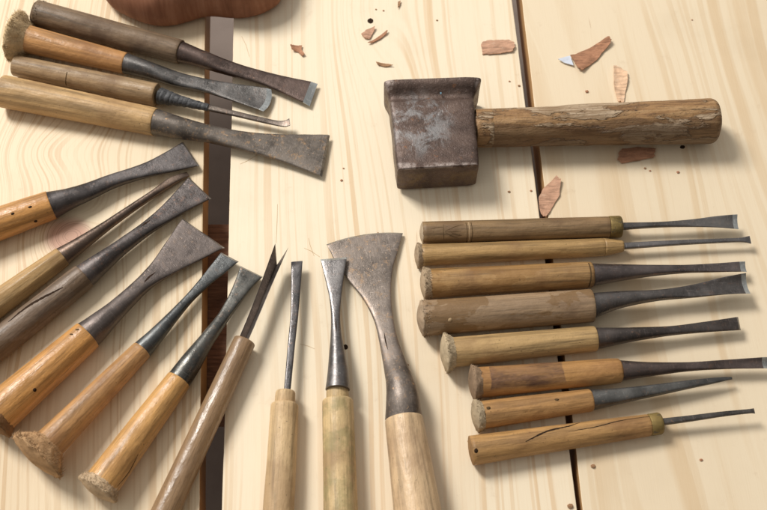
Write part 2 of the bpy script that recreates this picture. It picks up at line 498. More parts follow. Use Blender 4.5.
    if ferrule:
        w, x_a, x_b = ferrule      # width px, metres from handle end
        r = w/2*depth(PB)/FPX
        rings = []
        for x, k in ((x_a, .9), (x_a, 1.0), (x_a+.0006, 1.03), (x_b-.0016, 1.03), (x_b-.0006, .985), (x_b, .90), (x_b+.0001, .3)):
            rings.append([PB + T*x + (S*math.cos(2*math.pi*i/SEG)+N*math.sin(2*math.pi*i/SEG))*r*k*(1+.008*nz(i*.5, x*600, seed)) for i in range(SEG)])
        vs, fs = loft(rings); o = mesh_obj('ferrule', vs, fs, ferrule_mat or M_BRASS, root, MI); fix_normals(o)
    # blade
    if blade:
        pts = [on_plane(s['x'], s['y'], s['z']/1000.) for s in blade]
        pts[0] = PB + T*start_off if blade[0].get('snap', True) else pts[0]
        ts = [0.]
        for i in range(1, len(pts)): ts.append(ts[-1] + (pts[i]-pts[i-1]).length)
        Ss, As, Bs = [], [], []
        for i, s in enumerate(blade):
            P = pts[i]
            d = (pts[min(i+1, len(pts)-1)] - pts[max(i-1, 0)]).normalized()
            Si, Ni = frame(d)
            roll = R(s.get('roll', 0))
            if roll:
                Si = Matrix.Rotation(roll, 3, d) @ Si; Ni = d.cross(Si)
            if 'edge' in s:
                e0, e1_ = s['edge']
                Q0 = on_plane(*e0, s['z']/1000.); Q1 = on_plane(*e1_, s['z']/1000.)
                v = (Q0-Q1)
                if v.dot(Si) < 0: v = -v
                Ss.append(np.array(v.normalized())); As.append(v.length/2); Bs.append(s['th']/2000.)
                pts[i] = (Q0+Q1)/2
                continue
            e = .001
            sp = proj(P); tdir = (proj(P+d*e)-sp).normalized(); perp = Vector((-tdir.y, tdir.x))
            ss = abs((proj(P+Si*e)-sp).dot(perp))/e; sn = abs((proj(P+Ni*e)-sp).dot(perp))/e
            hw = s['w']/2
            if s.get('th') is None:
                a = hw/math.sqrt(ss*ss+sn*sn); b = a
            else:
                b = s['th']/2000.
                if s.get('asp'):       # thickness as a share of the width
                    b = None
                a2 = max((hw*hw - (b*sn)**2), (hw*.35)**2)
                a = math.sqrt(a2)/ss
            Ss.append(np.array(Si)); As.append(a); Bs.append(b)
        Cs = [s.get('curl', 0.) for s in blade]
        Xs = [s.get('sq', 2.0 if s.get('th') is None else 3.5) for s in blade]
        nose = blade[-1].get('nose', 0.)
        NB = 64; SG = 40
        total = ts[-1]
        bev = bevel_px*.0008
        tt = [total*k/NB for k in range(NB+1)]
        if bev: tt = sorted(set([q for q in tt if abs(q-(total-bev)) > total/NB*.4] + [total-bev])); 
        rings = []
        isplit = None
        for k, q in enumerate(tt):
            P = Vector(catmull(ts, [np.array(p) for p in pts], q))
            P2 = Vector(catmull(ts, [np.array(p) for p in pts], max(q-total*.01, 0)))
            P3 = Vector(catmull(ts, [np.array(p) for p in pts], min(q+total*.01, total)))
            d = (P3-P2).normalized()
            Si = Vector(catmull(ts, Ss, q)).normalized(); Ni = d.cross(Si).normalized()
            a = float(catmull(ts, [[v] for v in As], q)[0]); b = float(np.interp(q, ts, Bs)); b = min(b, max(a, b) if vgouge else max(a*1.02, .0002))
            cu = float(np.interp(q, ts, Cs)); ex = float(np.interp(q, ts, Xs))
            bb = b; down = 0.
            if bev and q > total-bev-1e-9:
                if isplit is None: isplit = len(rings)
                u = (q-(total-bev))/bev; bb = b*(1-u)+.00012*u; down = -(b-bb)
            elif not bev and q > total*.965:
                u = (q-total*.965)/(total*.035); bb = b*(1-.6*u); down = -(b-bb)*.6
            row = []
            w = q/total
            for i in range(SG):
                an = 2*math.pi*i/SG; c_, s__ = math.cos(an), math.sin(an)
                cx = math.copysign(abs(c_)**(2/ex), c_); sy = math.copysign(abs(s__)**(2/ex), s__)
                lift = cu*a*(abs(cx) if vgouge else cx*cx)
                fwd = nose*a*(1-cx*cx)*max(0, (w-.6)/.4)**2
                if vgouge: fwd += -(1-abs(cx))*a*blade[-1].get('rake', 1.5)*max(0, (w-.8)/.2)
                irr = 1 + .012*nz(q*160, cx*1.4+seed, sy)
                row.append(P + Si*(a*cx*irr) + Ni*(bb*sy + lift + down) + d*fwd)
            rings.append(row)
        if bev:
            vs, fs = loft(rings[:isplit+1]); bo = mesh_obj('blade', vs, fs, bmat, root, MI)
            vs, fs = loft(rings[isplit:]); eo = mesh_obj('cutting_edge', vs, fs, edge_mat or M_EDGE, bo, MI, smooth=True); fix_normals(eo); eo.data.set_sharp_from_angle(angle=R(40))
        else:
            vs, fs = loft(rings); bo = mesh_obj('blade', vs, fs, bmat, root, MI)
        fix_normals(bo)
        bo.data.shade_smooth()
        try: bo.data.set_sharp_from_angle(angle=R(50))
        except Exception: pass
        t.blade = bo
    return t

def st(x, y, w, z, th=None, curl=0., **k):
    d = dict(x=x, y=y, w=w, th=th, z=z, curl=curl); d.update(k); return d

def on_handle(t, px, py, off=.00008):
    """picture point -> place on the handle's facing surface"""
    d = ray(px, py).normalized()
    x = 0
    P = None
    # nearest approach to the axis, then out to the surface
    w0 = CAM - t.PA
    a, b, c = 1., t.T.dot(d), 1.; dd = t.T.dot(w0); e = d.dot(w0)
    den = a*c-b*b
    x = (dd - b*e)/den if False else (c*dd - b*e)/den
    s_ = (b*dd - a*e)/den
    Q = CAM + d*s_; C = t.PA + t.T*x
    lat = Q-C; dist = lat.length
    ld = lat.normalized() if dist > 1e-9 else t.S
    tow = (-(d - t.T*d.dot(t.T))).normalized()
    tow = (tow - ld*tow.dot(ld)).normalized()
    r = t.rad(x, 0)
    k = min(dist/r, .97)
    dirn = (ld*k + tow*math.sqrt(1-k*k)).normalized()
    ang = math.atan2(dirn.dot(t.N), dirn.dot(t.S))
    return t.surf(x, ang, off), (t.surf(x, ang, off)-C).normalized()

def mark(t, name, pts, w, mat=None, taper=True):
    """a scored line or crack following the handle surface; pts picture points, w in mm"""
    fine = []
    for i in range(len(pts)-1):
        n = max(2, int(math.dist(pts[i], pts[i+1])/1.5))
        for k in range(n):
            q = catmull(list(range(len(pts))), pts, i+k/n) if len(pts) > 2 else (pts[i][0]+(pts[i+1][0]-pts[i][0])*k/n, pts[i][1]+(pts[i+1][1]-pts[i][1])*k/n)
            fine.append((float(q[0]), float(q[1])+.35*nz(q[0]*.35, q[1]*.35, 7)))
    fine.append(pts[-1])
    P = [on_handle(t, *q) for q in fine]
    vs, fs = [], []
    for i, (p, n) in enumerate(P):
        d = (P[min(i+1, len(P)-1)][0]-P[max(i-1, 0)][0]).normalized()
        sd = d.cross(n).normalized()
        u = i/(len(P)-1)
        ww = w/2000.*((.25+.75*math.sin(math.pi*u)) if taper else 1)*(1+.35*nz(i*.7, w*9))
        vs += [p+sd*ww, p-sd*ww, p-sd*ww-n*.0004, p+sd*ww-n*.0004]
    for i in range(len(P)-1):
        for a in range(4):
            b = (a+1) % 4
            fs.append((4*i+a, 4*i+b, 4*i+4+b, 4*i+4+a))
    n = len(P)-1
    fs += [(3, 2, 1, 0), (4*n, 4*n+1, 4*n+2, 4*n+3)]
    o = mesh_obj(name, vs, fs, mat or M_CRACK, t.handle, t.MI, smooth=False); fix_normals(o)
    return o
def spot(t, name, x, y, rx, ry, mat=None, ang=0):
    P = []
    for i in range(10):
        a = 2*math.pi*i/10; k = 1+.25*nz(i*1.7, x, y)
        P.append((x+rx*k*math.cos(a)*math.cos(ang)-ry*k*math.sin(a)*math.sin(ang), y+rx*k*math.cos(a)*math.sin(ang)+ry*k*math.sin(a)*math.cos(ang)))
    c, n = on_handle(t, x, y, .00012)
    q = [on_handle(t, *p) for p in P]
    vs = [c] + [p for p, _ in q] + [p-nn*.0004 for p, nn in q]
    fs = [(0, 1+i, 1+(i+1) % 10) for i in range(10)] + [(1+i, 11+i, 11+(i+1) % 10, 1+(i+1) % 10) for i in range(10)]
    return mesh_obj(name, vs, fs, mat or M_CRACK, t.handle, t.MI)

def blade_mark(t, name, pts, w, mat=None):
    from mathutils.bvhtree import BVHTree
    me = t.blade.data; Mi = t.MI.inverted()
    bv = BVHTree.FromPolygons([Mi @ v.co for v in me.vertices], [tuple(p.vertices) for p in me.polygons])
    P = []
    for i in range(len(pts)-1):
        for k in range(6):
            q = (pts[i][0]+(pts[i+1][0]-pts[i][0])*k/6, pts[i][1]+(pts[i+1][1]-pts[i][1])*k/6)
            h = bv.ray_cast(CAM, ray(*q).normalized())
            if h[0] is not None: P.append((h[0], h[1] if h[1].dot(ray(*q)) < 0 else -h[1]))
    vs, fs = [], []
    for i, (p, n) in enumerate(P):
        d = (P[min(i+1, len(P)-1)][0]-P[max(i-1, 0)][0]).normalized(); sd = d.cross(n).normalized()
        ww = w/2000.*(.15+math.sin(math.pi*i/(len(P)-1)))
        vs += [p+sd*ww+n*.0001, p-sd*ww+n*.0001, p-sd*ww-n*.0004, p+sd*ww-n*.0004]
    for i in range(len(P)-1):
        for a in range(4): fs.append((4*i+a, 4*i+(a+1) % 4, 4*i+4+(a+1) % 4, 4*i+4+a))
    o = mesh_obj(name, vs, fs, mat or M_CRACK, t.blade, t.MI, smooth=False); fix_normals(o)

# colours of worn wood
FR_TAN = (.42, .29, .16)
def HW(n, c, seed, **k): return handle_wood('handle_wood_%s' % n, (c[0]*1.02, c[1]*.94, c[2]*.85), seed, **k)
def FM(n, c, seed): return fray_mat('frayed_wood_%s' % n, c, seed)
def SM(n, c, seed, **k): return steel('forged_steel_%s' % n, c, seed, **k)
dk = (.115, .10, .098)

GROUP_TOP = 'carving chisels fanned out at the upper left'
GROUP_FAN = 'carving chisels fanned out on the left and bottom'
GROUP_ROW = 'carving chisels laid in a row on the right'

# ---- upper-left four
t1 = make_tool('carving_chisel', 'chisel with dark grey-brown handle and bright squared tip, uppermost at the top left', 'chisel',
    (37, 13.5), 27, (181, 52), 24.5, HW('umber', (.175, .125, .08), 1, gloss=.5, grime=.5), [
    st(181, 52, 21.5, 11), st(200, 58.2, 17.5, 10), st(222, 66, 14, 9, th=8), st(245, 73, 13, 8, th=6, sq=3), st(268, 79.5, 13.5, 7, th=4.5),
    st(290, 86.5, 18, 6, th=3.2), st(313.6, 94.3, 24, 5, th=2.6, edge=((317.7, 83), (309.6, 105.6)))], SM('umber', (.105, .08, .072), 1, rust=.15),
    butt='dome', butt_w=27, dome=.1, butt_mat=FM('umber', (.16, .11, .07), 1), fibres=160, bevel_px=7.5, seed=1, group=GROUP_TOP)
t2 = make_tool('carving_chisel', 'orange-tan-handled chisel with furry mushroomed butt and rounded blade, at the top left', 'chisel',
    (15, 36), 29, (125.7, 63.4), 21.5, HW('amber', (.50, .275, .11), 2, gloss=.38, grime=.3, coat=.2), [
    st(125.7, 63.4, 20.5, 9.5), st(150, 70.5, 17, 9), st(180, 80, 14.2, 8, th=7, sq=2.6), st(205, 85.5, 13.2, 7, th=5), st(232, 92.3, 17, 6, th=3.2, curl=.1),
    st(255, 98, 21.5, 5, th=2.4, curl=.15), st(267, 100.6, 23, 5, th=1.6, curl=.15, edge=((271.3, 90), (263.4, 112)), nose=.25)],
    SM('slate', (.12, .12, .12), 2, rust=.1, rough=.38), butt='mush', butt_w=51, butt_l=17, dome=.17, zA=.0165,
    butt_mat=FM('amber', (.58, .43, .25), 2), fibres=3000, seed=2, bevel_px=5, edge_mat=M_EDGE, group=GROUP_TOP)
t3 = make_tool('carving_chisel', 'small grey-tan-handled chisel with black cord wound round its thin shaft', 'chisel',
    (15, 65.5), 21, (157, 95), 23.5, HW('ash', (.33, .235, .135), 3, gloss=.42, grime=.4), [
    st(157, 95, 7, 9), st(200, 105.5, 6.6, 10), st(209, 107.8, 6.2, 10, th=3.5), st(232, 113, 5.4, 9, th=3, sq=3), st(260, 119.6, 5.2, 8, th=2.5), st(278, 123.4, 5.2, 8, th=2), st(285.5, 123.6, 6.5, 9, th=1.5),
    st(289.5, 121.8, 7, 11, th=1.2)],
    SM('warm', (.15, .13, .115), 3, rust=.2, rough=.35), butt='flat', seed=3, endr=.12, group=GROUP_TOP)
# wound cord: a tapering coil
s = NT('cord_black'); co = s.coord()
M_CORD = s.out(s.ramp(s.noise(co, 260, 4, .7), [(.35, (.022, .022, .024)), (.6, (.07, .07, .072)), (.8, (.22, .22, .22))]), .6, s.bump(s.noise(co, 900, 3), .5, .0005))
Ca = on_plane(159.5, 95.8, .0095); Cb = on_plane(208.5, 107.7, .010); dC = (Cb-Ca).normalized(); sC, nC = frame(dC)
rings = []; turns = 11
for j in range(150):
    u = j/149; P = Ca.lerp(Cb, u)
    base = (8.6*(1-u)**1.0 + 3.6*u)*depth(P)/FPX*(1-.25*math.sin(math.pi*u)*.6)
    row = []
    for i in range(28):
        a = 2*math.pi*i/28
        ph = (u*turns + i/28 + .55*nz(u*7, 3)) % 1
        r = base*(1 + (.07+.05*nz(u*6, 2))*(abs(math.sin(math.pi*ph))**.6 - .6) + .09*nz(u*14, math.cos(a)*2, math.sin(a)*2))
        row.append(P + sC*r*math.cos(a) + nC*r*math.sin(a))
    rings.append(row)
vs, fs = loft(rings); o = mesh_obj('cord_wrap', vs, fs, M_CORD, t3.root, t3.MI); fix_normals(o)
mark(t3, 'scored_ring', [(71.5, 73), (70.5, 79), (69, 86)], .9, M_GROOVE, False)

t4 = make_tool('carving_chisel', 'long light-tan-handled chisel with wide brown-flecked blade, lowest of the top left four', 'chisel',
    (2, 91), 33, (155.4, 122), 28, HW('straw', (.49, .335, .165), 4, gloss=.42, grime=.3), [
    st(155.4, 122, 26.5, 12), st(180, 128, 22.5, 11.5), st(206, 133.2, 17.6, 10.5, th=11, sq=2.4), st(232, 138.8, 17.5, 9, th=8, sq=3), st(254, 143, 20.5, 8, th=5), st(276, 146.5, 25, 7, th=3.8),
    st(300, 150.5, 33, 6, th=3), st(326, 155.5, 42.5, 5, th=2.2, edge=((330, 134.7), (322, 176.4)))],
    SM('flecked', (.16, .145, .13), 4, rust=1.0, rough=.45, rustcol=(.33, .20, .10)), butt='flat', seed=4, endr=.08, bevel_px=2.2, edge_mat=M_EDGE2, group=GROUP_TOP)

# ---- left fan
t5 = make_tool('carving_chisel', 'orange-handled chisel with three nail holes and broad dark blade, uppermost of the left fan', 'chisel',
    (-44, 239), 36, (51.6, 205), 29.5, HW('orange', (.52, .275, .09), 5, gloss=.34, grime=.35, coat=.3), [
    st(51.6, 205, 28.5, 12), st(70, 198.5, 21.5, 12), st(90, 190.8, 17, 11, th=11, sq=2.4), st(112, 181.5, 14, 9.5, th=9, sq=2.8), st(130, 175.5, 13, 8.5, th=7), st(150, 169, 15, 8, th=5), st(172, 161, 21.5, 7, th=3.5),
    st(191.4, 153.6, 29, 6, th=2.2, edge=((183.3, 141.6), (199.5, 165.6)))], SM('night', (.10, .095, .097), 5, rust=.12), seed=5, endr=.06, bevel_px=2.2, edge_mat=M_EDGE2, group=GROUP_FAN)
for q in ((14, 213.2), (36.5, 221), (31, 206.5)): spot(t5, 'nail_hole', q[0], q[1], 2.0, 1.1, ang=-.3)
t6 = make_tool('carving_chisel', 'narrow round-shafted chisel with faceted tan handle, second in the left fan', 'chisel',
    (-60, 346), 33, (62.6, 256.5), 20.5, HW('khaki', (.40, .27, .125), 6, gloss=.4, grime=.35), [
    st(62.6, 256.5, 20, 9), st(80, 244.6, 15.5, 9), st(105, 227, 10.8, 8), st(130, 209.5, 8.6, 6.5), st(155, 192.8, 8, 5), st(172, 181.5, 8.2, 4, th=5), st(188, 173.8, 5, 3.2, th=2.5)],
    SM('bronzed', (.13, .10, .082), 6, rust=.3), seed=6, facet=8, endr=.12, group=GROUP_FAN)
t7 = make_tool('carving_chisel', 'chisel with weathered grey-brown handle and rusty-cornered flared blade, third in the left fan', 'chisel',
    (-52, 384), 33, (84.3, 276), 27.5, HW('driftwood', (.17, .125, .09), 7, gloss=.42, grime=.6, blotch=.5), [
    st(84.3, 276, 25.5, 12), st(100, 263.8, 21.5, 12), st(120, 248.2, 16.5, 11), st(144.7, 229.8, 13.5, 9.5, th=8, sq=2.8), st(165, 214.8, 16.5, 8, th=5), st(182, 201.5, 22.5, 7, th=3.5),
    st(200.2, 187.5, 31, 6, th=2.2, edge=((189, 176.8), (211.3, 198.3)))], SM('dusk', (.10, .092, .092), 7, rust=.3, rustcol=(.33, .15, .08)), seed=7, endr=.06, bevel_px=2.2, edge_mat=M_EDGE2, group=GROUP_FAN)
mark(t7, 'dark_streak', [(8, 322), (30, 305), (62, 288)], 2.2, M_CRACK)
t8 = make_tool('carving_chisel', 'shiny orange-handled chisel with the widest triangular blade of the left fan', 'chisel',
    (-8, 419), 43, (87.8, 335), 31.5, HW('honey', (.56, .30, .10), 8, gloss=.34, grime=.4, coat=.25), [
    st(87.8, 335, 30.5, 14), st(100, 324.5, 26, 13.5), st(116, 310, 20.5, 12.5), st(132, 295, 17, 11, th=12, sq=2.5), st(146, 281.8, 16.5, 10, th=8, sq=3), st(161, 269, 22, 9, th=5), st(181, 251.5, 35, 7, th=3.5),
    st(203.7, 232.7, 51, 5, th=2.4, edge=((182.6, 218), (224.8, 247.3)))], SM('anthracite', (.125, .11, .105), 8, rust=.3, rustcol=(.26, .17, .11), rough=.42), seed=8, endr=.05, bevel_px=2.2, edge_mat=M_EDGE2,
    butt='mush', butt_w=50, butt_l=9, butt_mat=FM('brown', (.24, .13, .06), 8), fibres=400, zA=.018, group=GROUP_FAN)
blade_mark(t8, 'socket_seam', [(144, 282.5), (149, 277), (157, 271)], 1.3)
blade_mark(t7, 'socket_seam', [(141, 226.5), (146, 223), (151, 219.5)], 1.2)
spot(t8, 'nail_hole', 33.5, 391, 1.9, 1.9); spot(t8, 'nail_hole', 70, 335.5, 1.7, .9, M_GROOVE); spot(t8, 'nail_hole', 76, 330.8, 1.9, .9, M_GROOVE)
t9 = make_tool('carving_chisel', 'chisel with frayed, splayed-out butt resting at the lower left and slim dark blade', 'chisel',
    (36.5, 457), 35, (142, 350), 21, HW('caramel', (.47, .27, .115), 9, gloss=.34, grime=.4, coat=.25), [
    st(142, 350, 20.5, 10), st(156, 335.5, 16.5, 10), st(173, 316.5, 12, 9.5), st(189, 298.8, 9.2, 8.5, th=6, sq=2.6), st(204, 283, 11, 7.5, th=4), st(217, 269.8, 15, 6.5, th=3),
    st(230, 257, 20, 6, th=2, edge=((221.3, 252), (238.7, 261.3)))], SM('bluish', (.095, .105, .11), 9, rust=.12), seed=9, endr=.06, bevel_px=2.2, edge_mat=M_EDGE2,
    butt='mush', butt_w=62, butt_l=17, dome=.10, butt_mat=FM('rust', (.47, .29, .15), 9), fibres=2600, zA=.0225, group=GROUP_FAN)
t10 = make_tool('carving_chisel', 'yellow-orange-handled chisel with a long crack near its frayed butt, bottom left', 'chisel',
    (97, 490), 37, (179, 380), 26, HW('mustard', (.57, .335, .125), 10, gloss=.33, grime=.25, coat=.3), [
    st(179, 380, 25, 11.5), st(191.5, 362, 22, 11.5), st(206, 341, 16, 10.5), st(221, 320.5, 12.2, 9.5, th=8, sq=2.6), st(230, 307, 12.5, 8.5, th=6), st(238, 294, 15, 8, th=4.5), st(245, 282, 19, 7, th=3.2),
    st(252, 271, 25, 6, th=2, edge=((240.8, 265.7), (263, 276.4)))], SM('greygreen', (.115, .12, .115), 10, rust=.22), seed=10, endr=.06, bevel_px=2.2, edge_mat=M_EDGE2,
    butt='mush', butt_w=44, butt_l=10, dome=.12, butt_mat=FM('pale', (.52, .38, .24), 10), fibres=800, zA=.0165, group=GROUP_FAN)
mark(t10, 'crack', [(116, 488), (126, 476), (132, 466), (137, 456)], .8, M_CRACK)
t11 = make_tool('v_gouge', 'V-shaped parting gouge with forked tip and smooth grey-brown handle, crossing the wide gap', 'gouge',
    (146, 553), 29, (245, 340.5), 22.5, HW('walnut', (.30, .20, .115), 11, gloss=.28, grime=.15, coat=.4, streak=.6), [
    st(244.6, 341.5, 9.5, 12.5, th=1.6, curl=1.5, sq=4, snap=False), st(256, 315, 10, 11.5, th=1.5, curl=1.5, sq=4), st(268, 286, 11, 10, th=1.5, curl=1.6, sq=4), st(282.8, 251.5, 13.6, 9, th=1.5, curl=1.9, sq=4, rake=2.3)],
    SM('chestnut', (.16, .145, .135), 11, rust=.08), seed=11, endr=.16, vgouge=True, zB=.011, lump=.004, group=GROUP_FAN)

# ---- bottom three
t12 = make_tool('carving_chisel', 'thin square-shafted chisel in a pale handle with stepped neck, right of the V gouge', 'chisel',
    (275.5, 560), 33, (284.8, 404), 27.5, HW('birch', (.60, .455, .27), 12, gloss=.42, grime=.3), [
    st(287, 393, 6.6, 12, th=4, sq=4, snap=False), st(288.7, 375, 6.8, 12, th=4, sq=4), st(291.4, 345, 7.2, 11, th=3.8, sq=4), st(294.3, 316, 7.8, 10.5, th=3.4, sq=4), st(296, 284, 9.8, 10, th=2.6, sq=4),
    st(296.8, 261.3, 11.6, 9, th=1.6, sq=4, edge=((291.1, 261.8), (302.6, 260.8)))], SM('gunmetal', (.11, .11, .115), 12, rust=.15), seed=12, neck=(20.5, 12), endr=.15, group=GROUP_FAN)
t13 = make_tool('carving_chisel', 'bright slim-bladed chisel with green-stained pale handle, its tip on the largest blade', 'chisel',
    (342, 560), 36, (337.7, 400), 31, HW('olive', (.58, .45, .25), 13, gloss=.42, grime=.4, green=.45), [
    st(337.6, 389.5, 24.5, 14, snap=False), st(338, 375, 21.5, 13.5), st(337.2, 355, 16.5, 13), st(336.2, 335, 11.5, 12), st(335.6, 316, 9.4, 11, th=6, sq=2.8), st(335.3, 298, 12, 10, th=4), st(334.4, 280, 18, 9.5, th=3),
    st(333.6, 257.8, 26.7, 9, th=2, edge=((320.3, 258.9), (347, 256.7)))], SM('silvered', (.19, .19, .195), 13, rust=.12, rough=.36, metal=.85), seed=13, neck=(23, 11), endr=.12, bevel_px=3, group=GROUP_FAN)
t14 = make_tool('carving_chisel', 'largest chisel with broad flared grey-brown blade and thick pale handle, at the bottom centre', 'chisel',
    (425.5, 565), 53, (403.8, 419), 38.5, HW('cream', (.62, .47, .30), 14, gloss=.38, grime=.3, coat=.15), [
    st(403.8, 419, 37.5, 19), st(402.5, 398, 33, 18), st(399.5, 380, 28, 16), st(394.5, 363, 23, 13, th=12, sq=2.6), st(388.8, 342, 19, 10.5, th=7.5, sq=3), st(383.6, 319, 19.5, 8, th=5), st(377, 295.5, 29, 6, th=3.6),
    st(370.5, 275, 45.5, 5, th=3), st(366.5, 258, 62, 4, th=2.6), st(364.6, 238.5, 78, 3.4, th=2, edge=((326.3, 244), (403, 232.6)), nose=.13)],
    SM('weathered', (.225, .20, .18), 14, rust=1.0, rough=.46, rustcol=(.34, .22, .13)), seed=14, endr=.04, bevel_px=2.2, edge_mat=M_EDGE2, group=GROUP_FAN)

blade_mark(t14, 'socket_seam', [(384, 332), (385.5, 341), (388.5, 352)], .8)
blade_mark(t13, 'socket_seam', [(335.5, 318), (336, 326), (336.5, 334)], .8)
# ---- right row
P0 = dict(group=GROUP_ROW)
r1 = make_tool('carving_chisel', 'brass-ferruled chisel with a mark carved in its brown handle, topmost under the mallet', 'chisel',
    (422.5, 233), 22.8, (609, 227), 21.5, HW('tobacco', (.25, .17, .09), 21, gloss=.42, grime=.35), [
    st(621, 226.4, 7, 10.5, th=4.5, sq=3.5, snap=False), st(658, 224.8, 5.4, 10.5, th=4, sq=3), st(690, 223.5, 7.2, 10.5, th=3, curl=.1), st(715, 222.6, 11, 10.5, th=2, curl=.25), st(737.6, 222.4, 15, 11, th=1.4, curl=.35, roll=12)],
    SM('oiled', (.13, .13, .13), 21, rust=.1, rough=.33), butt='dome', butt_w=22.8, dome=.13, butt_mat=FM('paleend', (.44, .34, .23), 21), ferrule=(21.5, 0, .0098), seed=21, bevel_px=5, **P0)
mark(r1, 'scored_ring', [(465.2, 222.5), (466.2, 232), (465.8, 243)], .55, M_GROOVE, False)
mark(r1, 'scored_ring', [(470.3, 222.3), (471.3, 232), (470.6, 243)], .55, M_GROOVE, False)
mark(r1, 'scored_ring', [(467.8, 222.4), (468.6, 232), (468.2, 243)], .9, M_PALE, False)
for pts in ([(443, 224), (442.5, 231), (443.2, 240)], [(443.5, 231.5), (450, 228.6), (457, 225.8), (463, 224.6)], [(444, 231.8), (452, 231.6), (460, 231.2)],
            [(444.5, 232.6), (449, 235), (453, 236.8), (457, 238)], [(442.5, 227.3), (436, 227.6), (430, 228.6)], [(450, 232.2), (455, 234.5), (461, 235.4)]):
    mark(r1, 'carved_mark', pts, .5, M_GROOVE)
r2 = make_tool('carving_chisel', 'chisel with tapered yellow-brown handle and needle-thin shaft, second of the right row', 'chisel',
    (417.5, 255.4), 22, (604, 247), 18, HW('ochre', (.39, .26, .115), 22, gloss=.4, grime=.3), [
    st(622, 246.2, 6.4, 9.5, th=4, sq=3.5, snap=False), st(680, 242.6, 5.2, 9.5, th=3.4, sq=3), st(725, 240.6, 4.2, 9.5, th=2.8), st(742, 239.9, 4.6, 9.5, th=2.4), st(750.5, 239.6, 8, 9.5, th=1.6)],
    SM('ashen', (.17, .17, .175), 22, rust=.1, rough=.33), butt='mush', butt_w=26, butt_l=6, dome=.12, butt_mat=FM('paleend2', (.42, .31, .2), 22), fibres=117, seed=22, neck=None, **P0)
# long taper in front of its handle
Pb = r2.PB; rings = []
for j in range(12):
    u = j/11; r = (18/2*(1-u)+11.5/2*u)*depth(Pb)/FPX*(1 if j < 11 else .96)
    P = Pb.lerp(on_plane(623, 246.1, .0088), u)
    rings.append([P + (r2.S*math.cos(2*math.pi*i/32)+r2.N*math.sin(2*math.pi*i/32))*r*(1+.01*nz(i, j)) for i in range(32)])
vs, fs = loft(rings); o = mesh_obj('neck', vs, fs, r2.handle.data.materials[0], r2.handle, r2.MI); fix_normals(o)
r3 = make_tool('carving_chisel', 'chisel with dark-streaked golden-brown handle and narrow square blade, third of the right row', 'chisel',
    (424, 283.8), 29.5, (593, 274.6), 26.5, HW('streaked', (.38, .24, .105), 23, gloss=.4, grime=.45, blotch=.45, streak=1.4), [
    st(593, 274.6, 22.5, 11), st(612, 273.2, 18.5, 11), st(645, 271, 12, 11, th=9, sq=2.6), st(684, 269.2, 8, 10.5, th=5, sq=3, curl=.1), st(715, 268.2, 8.6, 10, th=3, curl=.2), st(745.7, 266.8, 10.5, 10, th=1.6, curl=.3, roll=10)],
    SM('pewter', (.13, .115, .115), 23, rust=.15, rough=.36), butt='mush', butt_w=33, butt_l=8, dome=.12, butt_mat=FM('paleend3', (.42, .31, .2), 23), fibres=495, seed=23, endr=.3, bevel_px=6, **P0)
mark(r3, 'scored_ring', [(587.2, 263), (588, 275), (587.4, 286.5)], 1.0, M_GROOVE, False)
r4 = make_tool('carving_chisel', 'thick grey-brown stained handle with large spoon-ended gouge blade, fourth of the right row', 'gouge',
    (422, 318.5), 36, (592.5, 305.5), 33.5, HW('stained', (.285, .205, .13), 24, gloss=.48, grime=.3, blotch=.75), [
    st(592.5, 303.4, 25.5, 14), st(619, 299.8, 17.5, 14), st(658, 295.3, 10.8, 13.5, th=8, sq=2.8), st(692, 292, 12.5, 12.5, th=4.5, curl=.25), st(722, 287.6, 17, 12, th=2.6, curl=.4),
    st(747, 284, 21, 12.5, th=1.4, curl=.45, roll=14)],
    SM('sheen', (.15, .145, .145), 24, rust=.18, rough=.33, metal=.85), butt='dome', butt_w=37, dome=.14, butt_mat=FM('paleend4', (.40, .29, .19), 24), fibres=225, seed=24, bevel_px=5, **P0)
spot(r4, 'dent', 448.5, 320.2, 2.2, 2.2, M_PALE)
r5 = make_tool('carving_chisel', 'pale tan handle with dished, frayed butt and dark flat blade, fifth of the right row', 'chisel',
    (445.5, 353), 30.5, (595.6, 338.5), 25.5, HW('sand', (.44, .31, .15), 25, gloss=.42, grime=.28), [
    st(595.6, 338.3, 22, 11.5), st(632, 334.5, 14.5, 11.5), st(671, 330.8, 9.2, 11, th=6, sq=2.8), st(706, 327, 10.5, 10.5, th=3.4), st(739.8, 323.4, 13.5, 10, th=1.8, roll=10)],
    SM('charred', (.095, .085, .082), 25, rust=.2), butt='mush', butt_w=40, butt_l=9, dome=.13, butt_mat=FM('paleend5', (.50, .39, .25), 25), fibres=495, zA=.0135, seed=25, bevel_px=2.2, edge_mat=M_EDGE2, **P0)
r6t = make_tool('carving_chisel', 'chisel with orange-brown handle carrying a dark rectangular patch, sixth of the right row', 'chisel',
    (473, 383), 31, (621, 370.5), 24.5, HW('patched', (.43, .245, .095), 26, gloss=.4, grime=.3, patch=(.011, .0665)), [
    st(622, 370.8, 20.5, 11), st(653, 369, 13.8, 11), st(690, 366.8, 8.8, 10.5, th=6, sq=2.8, curl=.1), st(724, 365, 9, 10, th=3.5, curl=.3), st(768, 363, 11.5, 9.5, th=1.8, curl=.5, roll=12)],
    SM('smoked', (.10, .082, .078), 26, rust=.2, rough=.35), butt='mush', butt_w=36.5, butt_l=8, dome=.12, butt_mat=FM('brownend', (.28, .19, .12), 26), fibres=180, zA=.0135, seed=26, endr=.3, bevel_px=6, profile=[(0, 1), (.93, 1.02), (.96, 1.0), (1, 1)], **P0)
